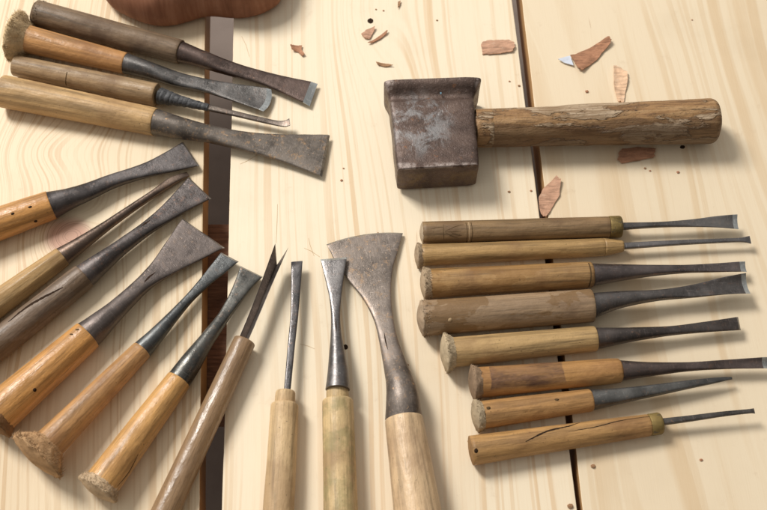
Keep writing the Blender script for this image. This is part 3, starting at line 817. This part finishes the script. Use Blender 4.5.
r7 = make_tool('carving_chisel', 'short golden-brown handle with split butt and pointed wedge blade, seventh of the right row', 'chisel',
    (476, 416), 29, (591.7, 400), 22.5, HW('gold', (.41, .24, .10), 27, gloss=.4, grime=.4), [
    st(591.8, 400.2, 21, 10.5), st(622, 395.6, 15, 10.5, th=9, sq=2.8), st(658, 389.8, 11, 10, th=7), st(692, 384, 8, 10, th=5), st(716, 380.3, 5.5, 9.5, th=3.4), st(732, 378, 2.6, 9, th=1.6)],
    SM('leaden', (.12, .125, .125), 27, rust=.15, rough=.38), butt='mush', butt_w=33, butt_l=7, dome=.13, butt_mat=FM('paleend7', (.40, .31, .2), 27), fibres=135, zA=.013, seed=27, endr=.2, **P0)
spot(r7, 'nail_hole', 486, 408.5, 2.2, 1.6, M_GROOVE); spot(r7, 'dent', 554, 400, 2.2, 1.2, M_GROOVE)
mark(r7, 'crack', [(477, 405), (482, 413), (482.5, 422)], .9, M_CRACK)
r8 = make_tool('carving_chisel', 'cracked brown handle with brass ferrule and thin straight shaft, lowest of the right row', 'chisel',
    (471, 450.5), 29.5, (649, 425), 22, HW('cracked', (.42, .255, .105), 28, gloss=.42, grime=.4), [
    st(660, 422.3, 7, 10.5, th=4.5, sq=3.5, snap=False), st(690, 418.6, 6.2, 11, th=4, sq=3), st(722, 414.2, 5.2, 12, th=3, sq=3), st(750, 411.2, 4.4, 12.5, th=2.4), st(754.5, 410.8, 5.4, 12.5, th=1.5)],
    SM('graphite', (.12, .115, .11), 28, rust=.15), butt='dome', butt_w=29, dome=.07, butt_mat=FM('brownend8', (.34, .2, .09), 28), ferrule=(21.5, 0, .0092), seed=28, **P0)
mark(r8, 'crack', [(523, 442), (545, 431.5), (565, 427), (579, 422.8)], 1.5, M_CRACK)
mark(r8, 'crack', [(566, 432), (592, 427.5), (618, 421), (648, 416.5)], .7, M_CRACK)
spot(r8, 'nail_hole', 474, 451, 2.0, 2.4); 

# ------------------------------------------------------------------ mallet with steel head
s = NT('rusty_head'); co = s.coord()
a = s.noise(co, 40, 6, .7, .4); b = s.noise(co, 230, 5, .75); c3 = s.noise(s.mapping(co, loc=(3.1, .4, 0)), 75, 5, .7, .5)
c = s.ramp(a, [(.3, (.045, .028, .021)), (.5, (.105, .068, .053)), (.7, (.175, .12, .095))])
cx, cy, cz = s.sep(co)
# worn bare metal towards the middle of the upper face
dx = s.math('DIVIDE', s.math('ADD', cx, .012), .026); dy = s.math('DIVIDE', s.math('SUBTRACT', cy, .010), .030)
dd = s.math('ADD', s.math('MULTIPLY', dx, dx), s.math('MULTIPLY', dy, dy))
wear = s.math('MULTIPLY', s.rng(dd, .1, 1.6, 1., 0.), s.rng(c3, .45, .60))
c = s.mix(s.math('MULTIPLY', wear, .6), c, (.30, .30, .30))
c = s.mix(s.rng(b, .60, .72, 0., .6), c, (.30, .17, .11))
c = s.mix(s.rng(s.noise(co, 120, 4, .7), .64, .72, 0., .6), c, (.27, .12, .05))
sc1 = s.noise(s.mapping(co, scale=(1400, 90, 1), rot=(0, 0, .15)), 1, 1)
c = s.mix(s.rng(sc1, .72, .78, 0., .5), c, (.42, .40, .38))
en = s.rng(s.noise(co, 160, 4, .7), .42, .58)
ed = s.math('MAXIMUM', s.rng(s.math('ABSOLUTE', cx), .0325, .0352), s.rng(cy, -.0258, -.0285))
ed = s.math('MULTIPLY', s.math('MULTIPLY', ed, en), s.rng(cz, .0325, .0352))
c = s.mix(s.math('MULTIPLY', ed, .8), c, (.34, .28, .25))
c = s.mix(s.math('MULTIPLY', s.rng(cz, .030, .024), s.rng(c3, .42, .6, 0., .6)), c, (.20, .13, .06))
c = s.mix(s.rng(s.noise(co, 600, 3, .7), .56, .7, 0., .5), c, (.25, .19, .17))
M_HEAD = s.out(c, s.rng(b, .3, .7, .38, .62), s.bump(s.math('ADD', s.math('ADD', a, b), s.math('MULTIPLY', s.noise(co, 700, 3, .7), .35)), .55, .0011), metal=.45, spec=.5)
hr = bpy.data.objects.new('mallet', None); link(hr)
tag(hr, 'mallet with rusty square steel head and chipped brown wooden handle', 'mallet')
ZT = .036
f_bl = on_plane(396.8, 169, ZT); f_br = on_plane(480, 164.5, ZT)
f_tl = on_plane(390, 102, ZT); f_tr = on_plane(474.5, 101, ZT)
g_tl = on_plane(383.7, 80.6, ZT+.0035); g_tr = on_plane(481.7, 77.2, ZT+.0035)
hc = (f_bl+f_br+f_tl+f_tr)/4
hr.location = Vector((hc.x, hc.y, 0))
rings = []
def hring(l, r, zb, zt, push=0., q=5.5, n=56):
    cxx = (l+r)/2; half = (r-l)/2; row = []
    cz_ = (zb+zt)/2; hz = (zt-zb)/2
    dirn = half.normalized(); fw = Vector((dirn.y, -dirn.x, 0))   # towards the viewer side
    for i in range(n):
        an = 2*math.pi*i/n
        x = math.copysign(abs(math.cos(an))**(2/q), math.cos(an)); z = math.copysign(abs(math.sin(an))**(2/q), math.sin(an))
        row.append(Vector((cxx.x, cxx.y, cz_)) + half*x + Vector((0, 0, hz*z)) - fw*push*(x*x*.6+z*z*.4))
    return row
def lp(a_, b_, t_): return a_.lerp(b_, t_)
zb0 = .002
sec = []
sec.append((lp(f_bl, f_br, .42), lp(f_bl, f_br, .58), .017, .021))
sec.append((lp(f_bl, f_br, .10), lp(f_bl, f_br, .90), .005, ZT-.003))
sec.append((lp(f_bl, f_br, .03), lp(f_bl, f_br, .97), .003, ZT-.001))
sec.append((lp(lp(f_bl, f_tl, .012), lp(f_br, f_tr, .012), .008), lp(lp(f_bl, f_tl, .012), lp(f_br, f_tr, .012), .992), zb0+.0003, ZT-.0002))
for k in range(1, 9):
    u = k/8
    sec.append((lp(f_bl, f_tl, .03+.97*u), lp(f_br, f_tr, .03+.97*u), zb0, ZT))
for u, e, dz in ((.08, .0, -.0008), (.2, .03, -.0026), (.34, .10, -.0032), (.48, .26, -.002), (.62, .50, .001), (.76, .74, .0032), (.9, .92, .0042), (1.0, .97, .0042)):
    l = lp(f_tl, g_tl, u); r = lp(f_tr, g_tr, u)
    # sideways flare follows e, lengthwise position follows u
    l = Vector((f_tl.x+(g_tl.x-f_tl.x)*e, l.y, 0)); r = Vector((f_tr.x+(g_tr.x-f_tr.x)*e, r.y, 0))
    sec.append((l, r, max(0.0003, zb0-max(dz, 0)*.5), ZT+dz))
l, r, z0_, z1_ = sec[-1]
sec.append((lp(l, r, .02)+Vector((0, .0006, 0)), lp(l, r, .98)+Vector((0, .0006, 0)), z0_+.001, z1_-.0008))
sec.append((lp(l, r, .4)+Vector((0, .0012, 0)), lp(l, r, .6)+Vector((0, .0012, 0)), .017, .021))
rings = [hring(Vector((l.x, l.y, 0)), Vector((r.x, r.y, 0)), z0, z1, q=12) for l, r, z0, z1 in sec]
HMI = Matrix.Translation(-hr.location)
for row in rings:
    for v in row:
        v += Vector((nz(v.x*70, v.y*70, v.z*70), nz(v.x*70+9, v.y*70, v.z*70), nz(v.x*70, v.y*70+5, v.z*70)))*.0005
vs, fs = loft(rings); hd = mesh_obj('head', vs, fs, M_HEAD, hr, HMI); fix_normals(hd)
hd.data.set_sharp_from_angle(angle=R(42))
s = NT('blue_fleck'); M_BLUE = s.out((.12, .22, .28), .6)
bp = on_plane(440.8, 93, ZT+.0003)
# handle
s = NT('mallet_handle_wood'); co = s.coord()
g1 = s.noise(s.mapping(co, scale=(11, 150, 150)), 1, 5, .65, .8); g2 = s.noise(s.mapping(co, scale=(40, 700, 700)), 1, 3, .6)
bk = s.noise(s.mapping(co, scale=(17, 52, 52), loc=(4, 2, 2)), 1, 5, .62, .5)
c = s.ramp(g1, [(.28, (.13, .062, .026)), (.5, (.33, .185, .08)), (.72, (.44, .28, .14))])
c = s.mix(s.rng(g2, .55, .7, 0., .6), c, (.11, .06, .03))
bm_ = s.rng(bk, .51, .54)
c = s.mix(bm_, c, s.mix(s.rng(g2, .4, .6), (.26, .17, .095), (.44, .33, .22)))
edge = s.math('MULTIPLY', s.rng(bk, .47, .51), s.rng(bk, .535, .515))
c = s.mix(s.math('MULTIPLY', edge, .35), c, (.06, .03, .015))
kn = s.noise(s.mapping(co, scale=(60, 160, 160), loc=(1, 7, 2)), 1, 3)
c = s.mix(s.rng(kn, .68, .73, 0., .85), c, (.05, .03, .02))
hh = s.math('ADD', s.math('MULTIPLY', bm_, .8), s.math('MULTIPLY', g2, .4))
c = s.mix(s.rng(s.noise(co, 500, 3, .7), .54, .7, 0., .5), c, (.10, .06, .035))
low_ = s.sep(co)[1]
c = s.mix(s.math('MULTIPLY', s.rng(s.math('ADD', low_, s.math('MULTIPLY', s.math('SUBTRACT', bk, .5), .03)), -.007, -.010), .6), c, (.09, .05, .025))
n0 = s.bump(s.noise(s.mapping(co, scale=(60, 110, 110)), 1, 4, .6), .7, .003)
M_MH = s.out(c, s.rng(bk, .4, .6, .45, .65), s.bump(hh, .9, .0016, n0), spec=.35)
HA = on_plane(478, 128.3, .020); HB = on_plane(709, 121, .020)
HT = (HB-HA).normalized(); HS, HN = frame(HT); HL = (HB-HA).length
rA = 38/2*depth(HA)/FPX; rB = 45.5/2*depth(HB)/FPX
rings = []
def hrad(x, a):
    u = max(0, min(1, x/HL)); r = rA+(rB-rA)*u**1.1
    r *= 1 + .02*nz(x*22, math.cos(a)*1.1, math.sin(a)*1.1) + .012*nz(x*60+4, math.cos(a)*2.5, math.sin(a)*2.5)
    # chips taken off the surface
    n_ = nz(x*26+4, math.cos(a)*1.3+2, math.sin(a)*1.3)
    return r*(1-.025*max(0, min(1, (n_-.12)*9)))
xs = [-.064, -.0635] + [-.063+(HL+.063)*k/90 for k in range(91)]
for k, x in enumerate(xs):
    kk = (.2, .95)[k] if k < 2 else 1
    if x < .0 : kk *= .80
    rings.append([HA+HT*x+(HS*math.cos(2*math.pi*i/56)+HN*math.sin(2*math.pi*i/56))*hrad(x, 2*math.pi*i/56)*kk for i in range(56)])
for k in range(1, 8):
    a_ = k/7*math.pi/2; x = HL+.0062*math.sin(a_); kk = 1-(1-math.cos(a_))*.30
    rings.append([HA+HT*x+(HS*math.cos(2*math.pi*i/56)+HN*math.sin(2*math.pi*i/56))*hrad(HL, 2*math.pi*i/56)*kk for i in range(56)])
rings.append([HA+HT*(HL+.0068)+(p-HA-HT*(HL+.0062))*.4 for p in rings[-1]])
vs, fs = loft(rings)
Mh = Matrix((HT, HS, HN)).transposed().to_4x4(); Mh.translation = HA
ho = mesh_obj('handle', vs, fs, M_MH, None, Mh.inverted()); ho.matrix_world = Mh; fix_normals(ho)
ho.parent = hr; ho.matrix_parent_inverse = Matrix.Identity(4)
ho.matrix_basis = Matrix.Translation(-hr.location) @ Mh
# worn metal collar at the eye
rings = []
for x, k in ((-.002, .99), (0, 1.005), (.004, 1.01), (.009, 1.012), (.0115, 1.008), (.0118, .97)):
    rings.append([HA+HT*(x+.0015*nz(i*.5, 3)*(x > .005))+(HS*math.cos(2*math.pi*i/40)+HN*math.sin(2*math.pi*i/40))*rA*k*(1+.012*nz(i*.6, x*300)) for i in range(40)])
vs, fs = loft(rings, False, False)
co_ = mesh_obj('collar', vs, fs, M_MH if True else steel('collar_rust', (.15, .09, .05), 31, rust=.5, metal=.1, bright=1, rough=.5, rustcol=(.28, .16, .09)), hr, HMI); fix_normals(co_)
fleck = mesh_obj('paint_fleck', [bp+Vector((.0007*math.cos(a), .0010*math.sin(a), 0)) for a in np.linspace(0, 5.6, 9)] + [bp+Vector((.0007*math.cos(a), .0010*math.sin(a), -.0012)) for a in np.linspace(0, 5.6, 9)],
    [tuple(range(9))] + [(i, i+9, (i+1) % 9+9, (i+1) % 9) for i in range(9)], M_BLUE, hd, HMI, smooth=False)

# ------------------------------------------------------------------ red-brown rounded block at the top edge
s = NT('redbrown_wood'); co = s.coord()
g = s.noise(s.mapping(co, scale=(150, 12, 20)), 1, 4, .6, .5); g2 = s.noise(co, 30, 4)
c = s.ramp(g, [(.3, (.22, .088, .045)), (.55, (.33, .145, .08)), (.75, (.41, .20, .12))])
c = s.mix(s.rng(g2, .5, .75, 0, .4), c, (.12, .045, .025))
M_RB = s.out(c, .75, s.bump(g, .25, .0006), spec=.35)
def lobe_block():
    zc = .022
    outline = [(96, -42), (97, -18), (106, 0), (120, 9.5), (137, 17.5), (153, 21.5), (170, 21), (186, 17.5), (202, 13.2), (216, 11.6), (232, 12.6), (246, 12.4), (260, 9), (272, 3.5), (281, -4), (288, -22), (286, -50), (240, -75), (190, -82), (130, -72)]
    P = [on_plane(x, y-1.6, .016) for x, y in outline]
    pts = []
    n = len(P)
    for i in range(n):      # smooth closed curve
        for k in range(5):
            u = k/5
            p0, p1, p2, p3 = P[i-1], P[i], P[(i+1) % n], P[(i+2) % n]
            pts.append(.5*((2*p1)+(p2-p0)*u+(2*p0-5*p1+4*p2-p3)*u*u+(3*p1-p0-3*p2+p3)*u**3))
    cen = sum(pts, Vector())/len(pts); cen.z = 0
    rings = []
    for h_, k in ((.0, .5), (.0003, .80), (.002, .90), (.006, .965), (.011, .993), (.016, 1.0), (.021, .992), (.027, .965), (.032, .92), (.037, .85), (.041, .75), (.044, .6), (.0455, .4), (.046, .15)):
        row = []
        for p in pts:
            q = Vector((p.x, p.y, 0))-cen; L_ = q.length
            inset = (1-k)*.055 if k > .7 else 0
            q = q*((L_-inset)/L_) if k > .7 else q*(k/.75)*((L_-.014)/L_)*1.0
            row.append(cen+q+Vector((0, 0, h_+.0008*nz(p.x*30, p.y*30, h_*60))))
        rings.append(row)
    vs, fs = loft(rings)
    o = mesh_obj('wooden_block', vs, fs, M_RB, origin=Vector((cen.x, cen.y, 0))); fix_normals(o)
    return o
tag(lobe_block(), 'rounded red-brown wooden block cut off by the top edge of the photo', 'wood block')

# ------------------------------------------------------------------ chips and shavings
def chip_mat(name, col, seed, pale=None):
    s = NT(name); co = s.coord(); v = s.mapping(co, loc=(seed, seed*2, 0))
    g = s.noise(s.mapping(v, scale=(90, 500, 90), rot=(0, 0, seed)), 1, 4, .65)
    k = s.noise(v, 200, 4, .7)
    c = s.ramp(g, [(.3, sc3(col, .62)), (.5, col), (.75, sc3(col, 1.35))])
    c = s.mix(s.rng(k, .55, .7, 0, .45), c, pale or sc3(col, 1.7))
    return s.out(c, .75, s.bump(s.math('ADD', g, k), .7, .0008), spec=.2)
C_RED = chip_mat('chip_redbrown', (.40, .20, .115), 1); C_PINK = chip_mat('chip_pink', (.55, .32, .21), 2, (.66, .46, .33))
C_PALE = chip_mat('chip_pale', (.72, .48, .31), 3, (.82, .66, .5)); C_BRN = chip_mat('chip_brown', (.34, .19, .10), 4)
s = NT('chip_glossy_white'); M_WHITE = s.out((.66, .70, .78), .3)
def chip(name, label, pts, mat, z=.0006, th=.7, lift=2.0, axis=0., cat='wood chip', group='wood chips scattered on the planks', curlk=1., parent=None):
    """thin curled piece; pts is its outline in the picture"""
    P = [on_plane(x, y, z+.0005) for x, y in pts]
    q = []
    n = len(P)
    for i in range(n):
        for k in range(5):
            q.append(P[i].lerp(P[(i+1) % n], k/5))
    cen = sum(q, Vector())/len(q)
    ax = Vector((math.cos(axis), math.sin(axis), 0)); sx = max(abs((p-cen).dot(ax)) for p in q) or 1
    m = len(q); top = []
    RN = 5
    verts = []
    for layer in (0, 1):
        verts.append(Vector(cen))
        for r_ in range(1, RN+1):
            for i, p in enumerate(q):
                k = r_/RN; jit = 1+((.09*nz(i*.9, z*999+len(pts), cen.x*50)+.05*nz(i*.31, 4, cen.y*60)) if r_ >= RN-1 else 0)
                verts.append(cen+(p-cen)*k*jit)
    N1 = 1+RN*m
    for idx, v in enumerate(verts):
        u = (v-cen).dot(ax)/sx
        up = (lift/1000.)*(u*u if curlk > 0 else (1-u*u)) + .0007*nz(v.x*170, v.y*170, cen.y*90) + .0003*nz(v.x*500, v.y*500, 3)
        v.z = z + max(0, up) + (th/1000. if idx >= N1 else 0)
    fs = []
    for layer in (0, 1):
        o_ = layer*N1
        def f(*t): fs.append(tuple(t) if layer else tuple(reversed(t)))
        for i in range(m): f(o_, o_+1+i, o_+1+(i+1) % m)
        for r_ in range(RN-1):
            for i in range(m):
                a = o_+1+r_*m+i; b = o_+1+r_*m+(i+1) % m
                f(a, a+m, b+m, b)
    e0 = 1+(RN-1)*m; e1_ = N1+e0
    for i in range(m): fs.append((e0+i, e0+(i+1) % m, e1_+(i+1) % m, e1_+i))
    org = Vector((cen.x, cen.y, 0))
    o = mesh_obj(name, verts, fs, mat, origin=org); fix_normals(o)
    o.data.set_sharp_from_angle(angle=R(40))
    if parent is None: tag(o, label, cat, group)
    else:
        o.parent = parent; o.location = org-parent.location
    return o
chip('wood_chip', 'flat pinkish rounded-end wood chip beside the narrow gap above the mallet', [(482, 42.5), (486, 41), (498, 40.5), (509, 40.3), (513.5, 43), (514.5, 47), (512, 52), (500, 53.6), (482, 54.4), (481.6, 48)], C_PINK, lift=1.6, axis=R(90), curlk=-1)
bigc = chip('wood_shaving', 'large brown curled shaving with a white underside corner, upper right', [(569.5, 56.5), (576, 54), (590, 48), (607, 38.5), (611, 41.5), (609.5, 45), (597, 60), (582, 71.5), (576, 68.5)], C_RED, lift=3.2, axis=R(40), cat='wood shaving')
chip('pale_underside', '', [(557.5, 59.2), (570, 56), (573.5, 65.5), (564, 62.5)], M_WHITE, z=.0015, lift=.6, parent=bigc)
chip('wood_chip', 'pale pink wood chip tucked behind the mallet handle', [(613.5, 66), (617, 65.5), (626.5, 73), (627.5, 80), (624, 102), (618, 102), (614, 88)], C_PALE, lift=1.5, axis=0)
chip('wood_chip', 'red-brown chip with a bluish end lying in the shadow below the mallet handle', [(619, 153), (622, 148.5), (640, 147.5), (656, 149), (652, 158), (640, 160.5), (622, 163), (617, 160)], C_RED, lift=1.4, axis=R(90), curlk=-1)
chip('wood_chip', 'pink pointed wood chip bridging the narrow gap above the right row', [(556, 176.5), (560.5, 180), (559.5, 195), (552, 208), (545.5, 217.5), (541, 215), (537.8, 200), (543, 189)], C_PINK, lift=2.0, axis=R(20))
chip('wood_chip', 'triangular tan chip just below the small round hole', [(361, 34.5), (366, 30), (375, 27), (374.5, 30), (369.5, 39.5), (364, 38)], C_PINK, lift=1.6, axis=R(30))
chip('wood_sliver', 'brown curved sliver right of the triangular tan chip', [(368, 43), (375, 39), (383, 33.5), (387.5, 30.5), (386.5, 34), (380, 39), (372, 43)], C_RED, lift=1.2, axis=R(35))
chip('wood_sliver', 'thin brown sliver lying just above the mallet head', [(375.5, 61.5), (381, 63), (389, 64.2), (393, 65.6), (385, 66.6), (378, 65)], C_BRN, lift=.8, axis=0)
chip('wood_chip', 'crumpled brown chip right of the bright-tipped chisel, left of the mallet', [(290.5, 46), (296, 45.5), (302, 46), (301.5, 50), (304.8, 55), (302, 56), (298, 52), (292, 50.5)], C_RED, lift=2.6, axis=R(10))
chip('wood_sliver', 'dark sliver at the top edge near the small round hole', [(398, 1.5), (400.6, 1), (399.8, 5.5), (397.8, 8.5)], C_BRN, lift=.6)
# crumbs
crumbs = [(586.8, 91.8, 2.8), (593, 466.5, 3.0), (701, 460, 2.2), (509, 192, 2.0), (531, 191, 1.8), (407, 365.5, 2.4), (341.5, 180.5, 2.0), (570, 506.5, 4.0),
          (678, 172.5, 2.2), (437, 20.5, 1.6), (509.5, 81.5, 1.6), (519, 86, 2.0), (343.5, 168.5, 1.5), (376, 9.5, 1.5), (383.5, 10.8, 1.6),
          (645, 168.5, 1.8), (650, 171, 1.6), (378, 233, 1.2), (692, 20, 1.4)]
for i, (x, y, r) in enumerate(crumbs):
    c0 = on_plane(x, y, 0); vs = []; rr = r*.0008*.62
    for j in range(5):
        for k in range(7):
            a = 2*math.pi*k/7; ph = (j/4)*math.pi
            q = rr*(1+.35*nz(k*1.7+i*5, j*2.1, i))
            vs.append(c0 + Vector((q*math.sin(ph)*math.cos(a)*1.25, q*math.sin(ph)*math.sin(a), rr*.5+q*.5*math.cos(ph))))
    fs = [(j*7+k, j*7+(k+1) % 7, j*7+7+(k+1) % 7, j*7+7+k) for j in range(4) for k in range(7)]
    o = mesh_obj('sawdust_crumb', vs, fs, C_BRN if i % 2 else C_RED, origin=c0, smooth=False); fix_normals(o)
    big = {0: 'round brown crumb between the brown curled shaving and the mallet handle', 1: 'brown crumb right of the narrow gap, below the lowest tool of the row',
           2: 'lone greyish crumb at the lower right, below the brass-ferruled thin shaft', 5: 'brown crumb beside the neck of the largest chisel blade',
           7: 'largest red-brown crumb, at the bottom edge by the narrow gap'}
    tag(o, big.get(i, 'tiny brown speck of wood dust lying loose on the pale planks'), 'wood crumb', 'wood crumbs on the planks')
# knot holes and hair-line scratches belong to the planks
PL = [o for o in TABLE.children if o.name.startswith('plank')]
def plank_mark(name, pts, w, mat, par, closed=False):
    P = [on_plane(x, y, .00012) for x, y in pts]
    if closed:
        vs = P + [p-Vector((0, 0, .0006)) for p in P]; n = len(P)
        fs = [tuple(range(n))] + [(i, (i+1) % n, (i+1) % n+n, i+n) for i in range(n)]
    else:
        vs, fs = [], []
        for i, p in enumerate(P):
            d = (P[min(i+1, len(P)-1)]-P[max(i-1, 0)]).normalized(); sd = Vector((-d.y, d.x, 0))*w/2000.*(.4+.6*math.sin(math.pi*(i+.3)/(len(P)-.4)))
            vs += [p+sd, p-sd, p-sd-Vector((0, 0, .0005)), p+sd-Vector((0, 0, .0005))]
        for i in range(len(P)-1):
            for a in range(4): fs.append((4*i+a, 4*i+(a+1) % 4, 4*i+4+(a+1) % 4, 4*i+4+a))
    o = mesh_obj(name, vs, fs, mat, par, smooth=False); fix_normals(o)
s = NT('scratch_tan'); M_SCR = s.out((.60, .43, .25), .8)
def blob(x, y, rx, ry): return [(x+rx*math.cos(a)*(1+.2*nz(a*3, x)), y+ry*math.sin(a)*(1+.2*nz(a*3, y))) for a in np.linspace(0, 5.8, 12)]
plank_mark('knot_hole', blob(370.5, 20.8, 3.0, 2.6), 0, M_CRACK, PL[1], True)
plank_mark('knot_hole', blob(345.5, 347, 2.6, 2.6), 0, M_CRACK, PL[1], True)
plank_mark('knot_hole', blob(682.5, 147, 2.6, 1.8), 0, M_CRACK, PL[2], True)
for pts in ([(241.5, 36), (246, 45), (249.5, 57)], [(277.5, 204), (277, 222), (276, 243)], [(304, 248), (311, 251), (320, 257)], [(308.5, 238), (310, 245), (314, 256)], [(300, 344), (308, 346), (315, 349)],
            [(240, 164), (247, 161), (257, 155)]):
    plank_mark('scratch', pts, .45, M_SCR, PL[1])
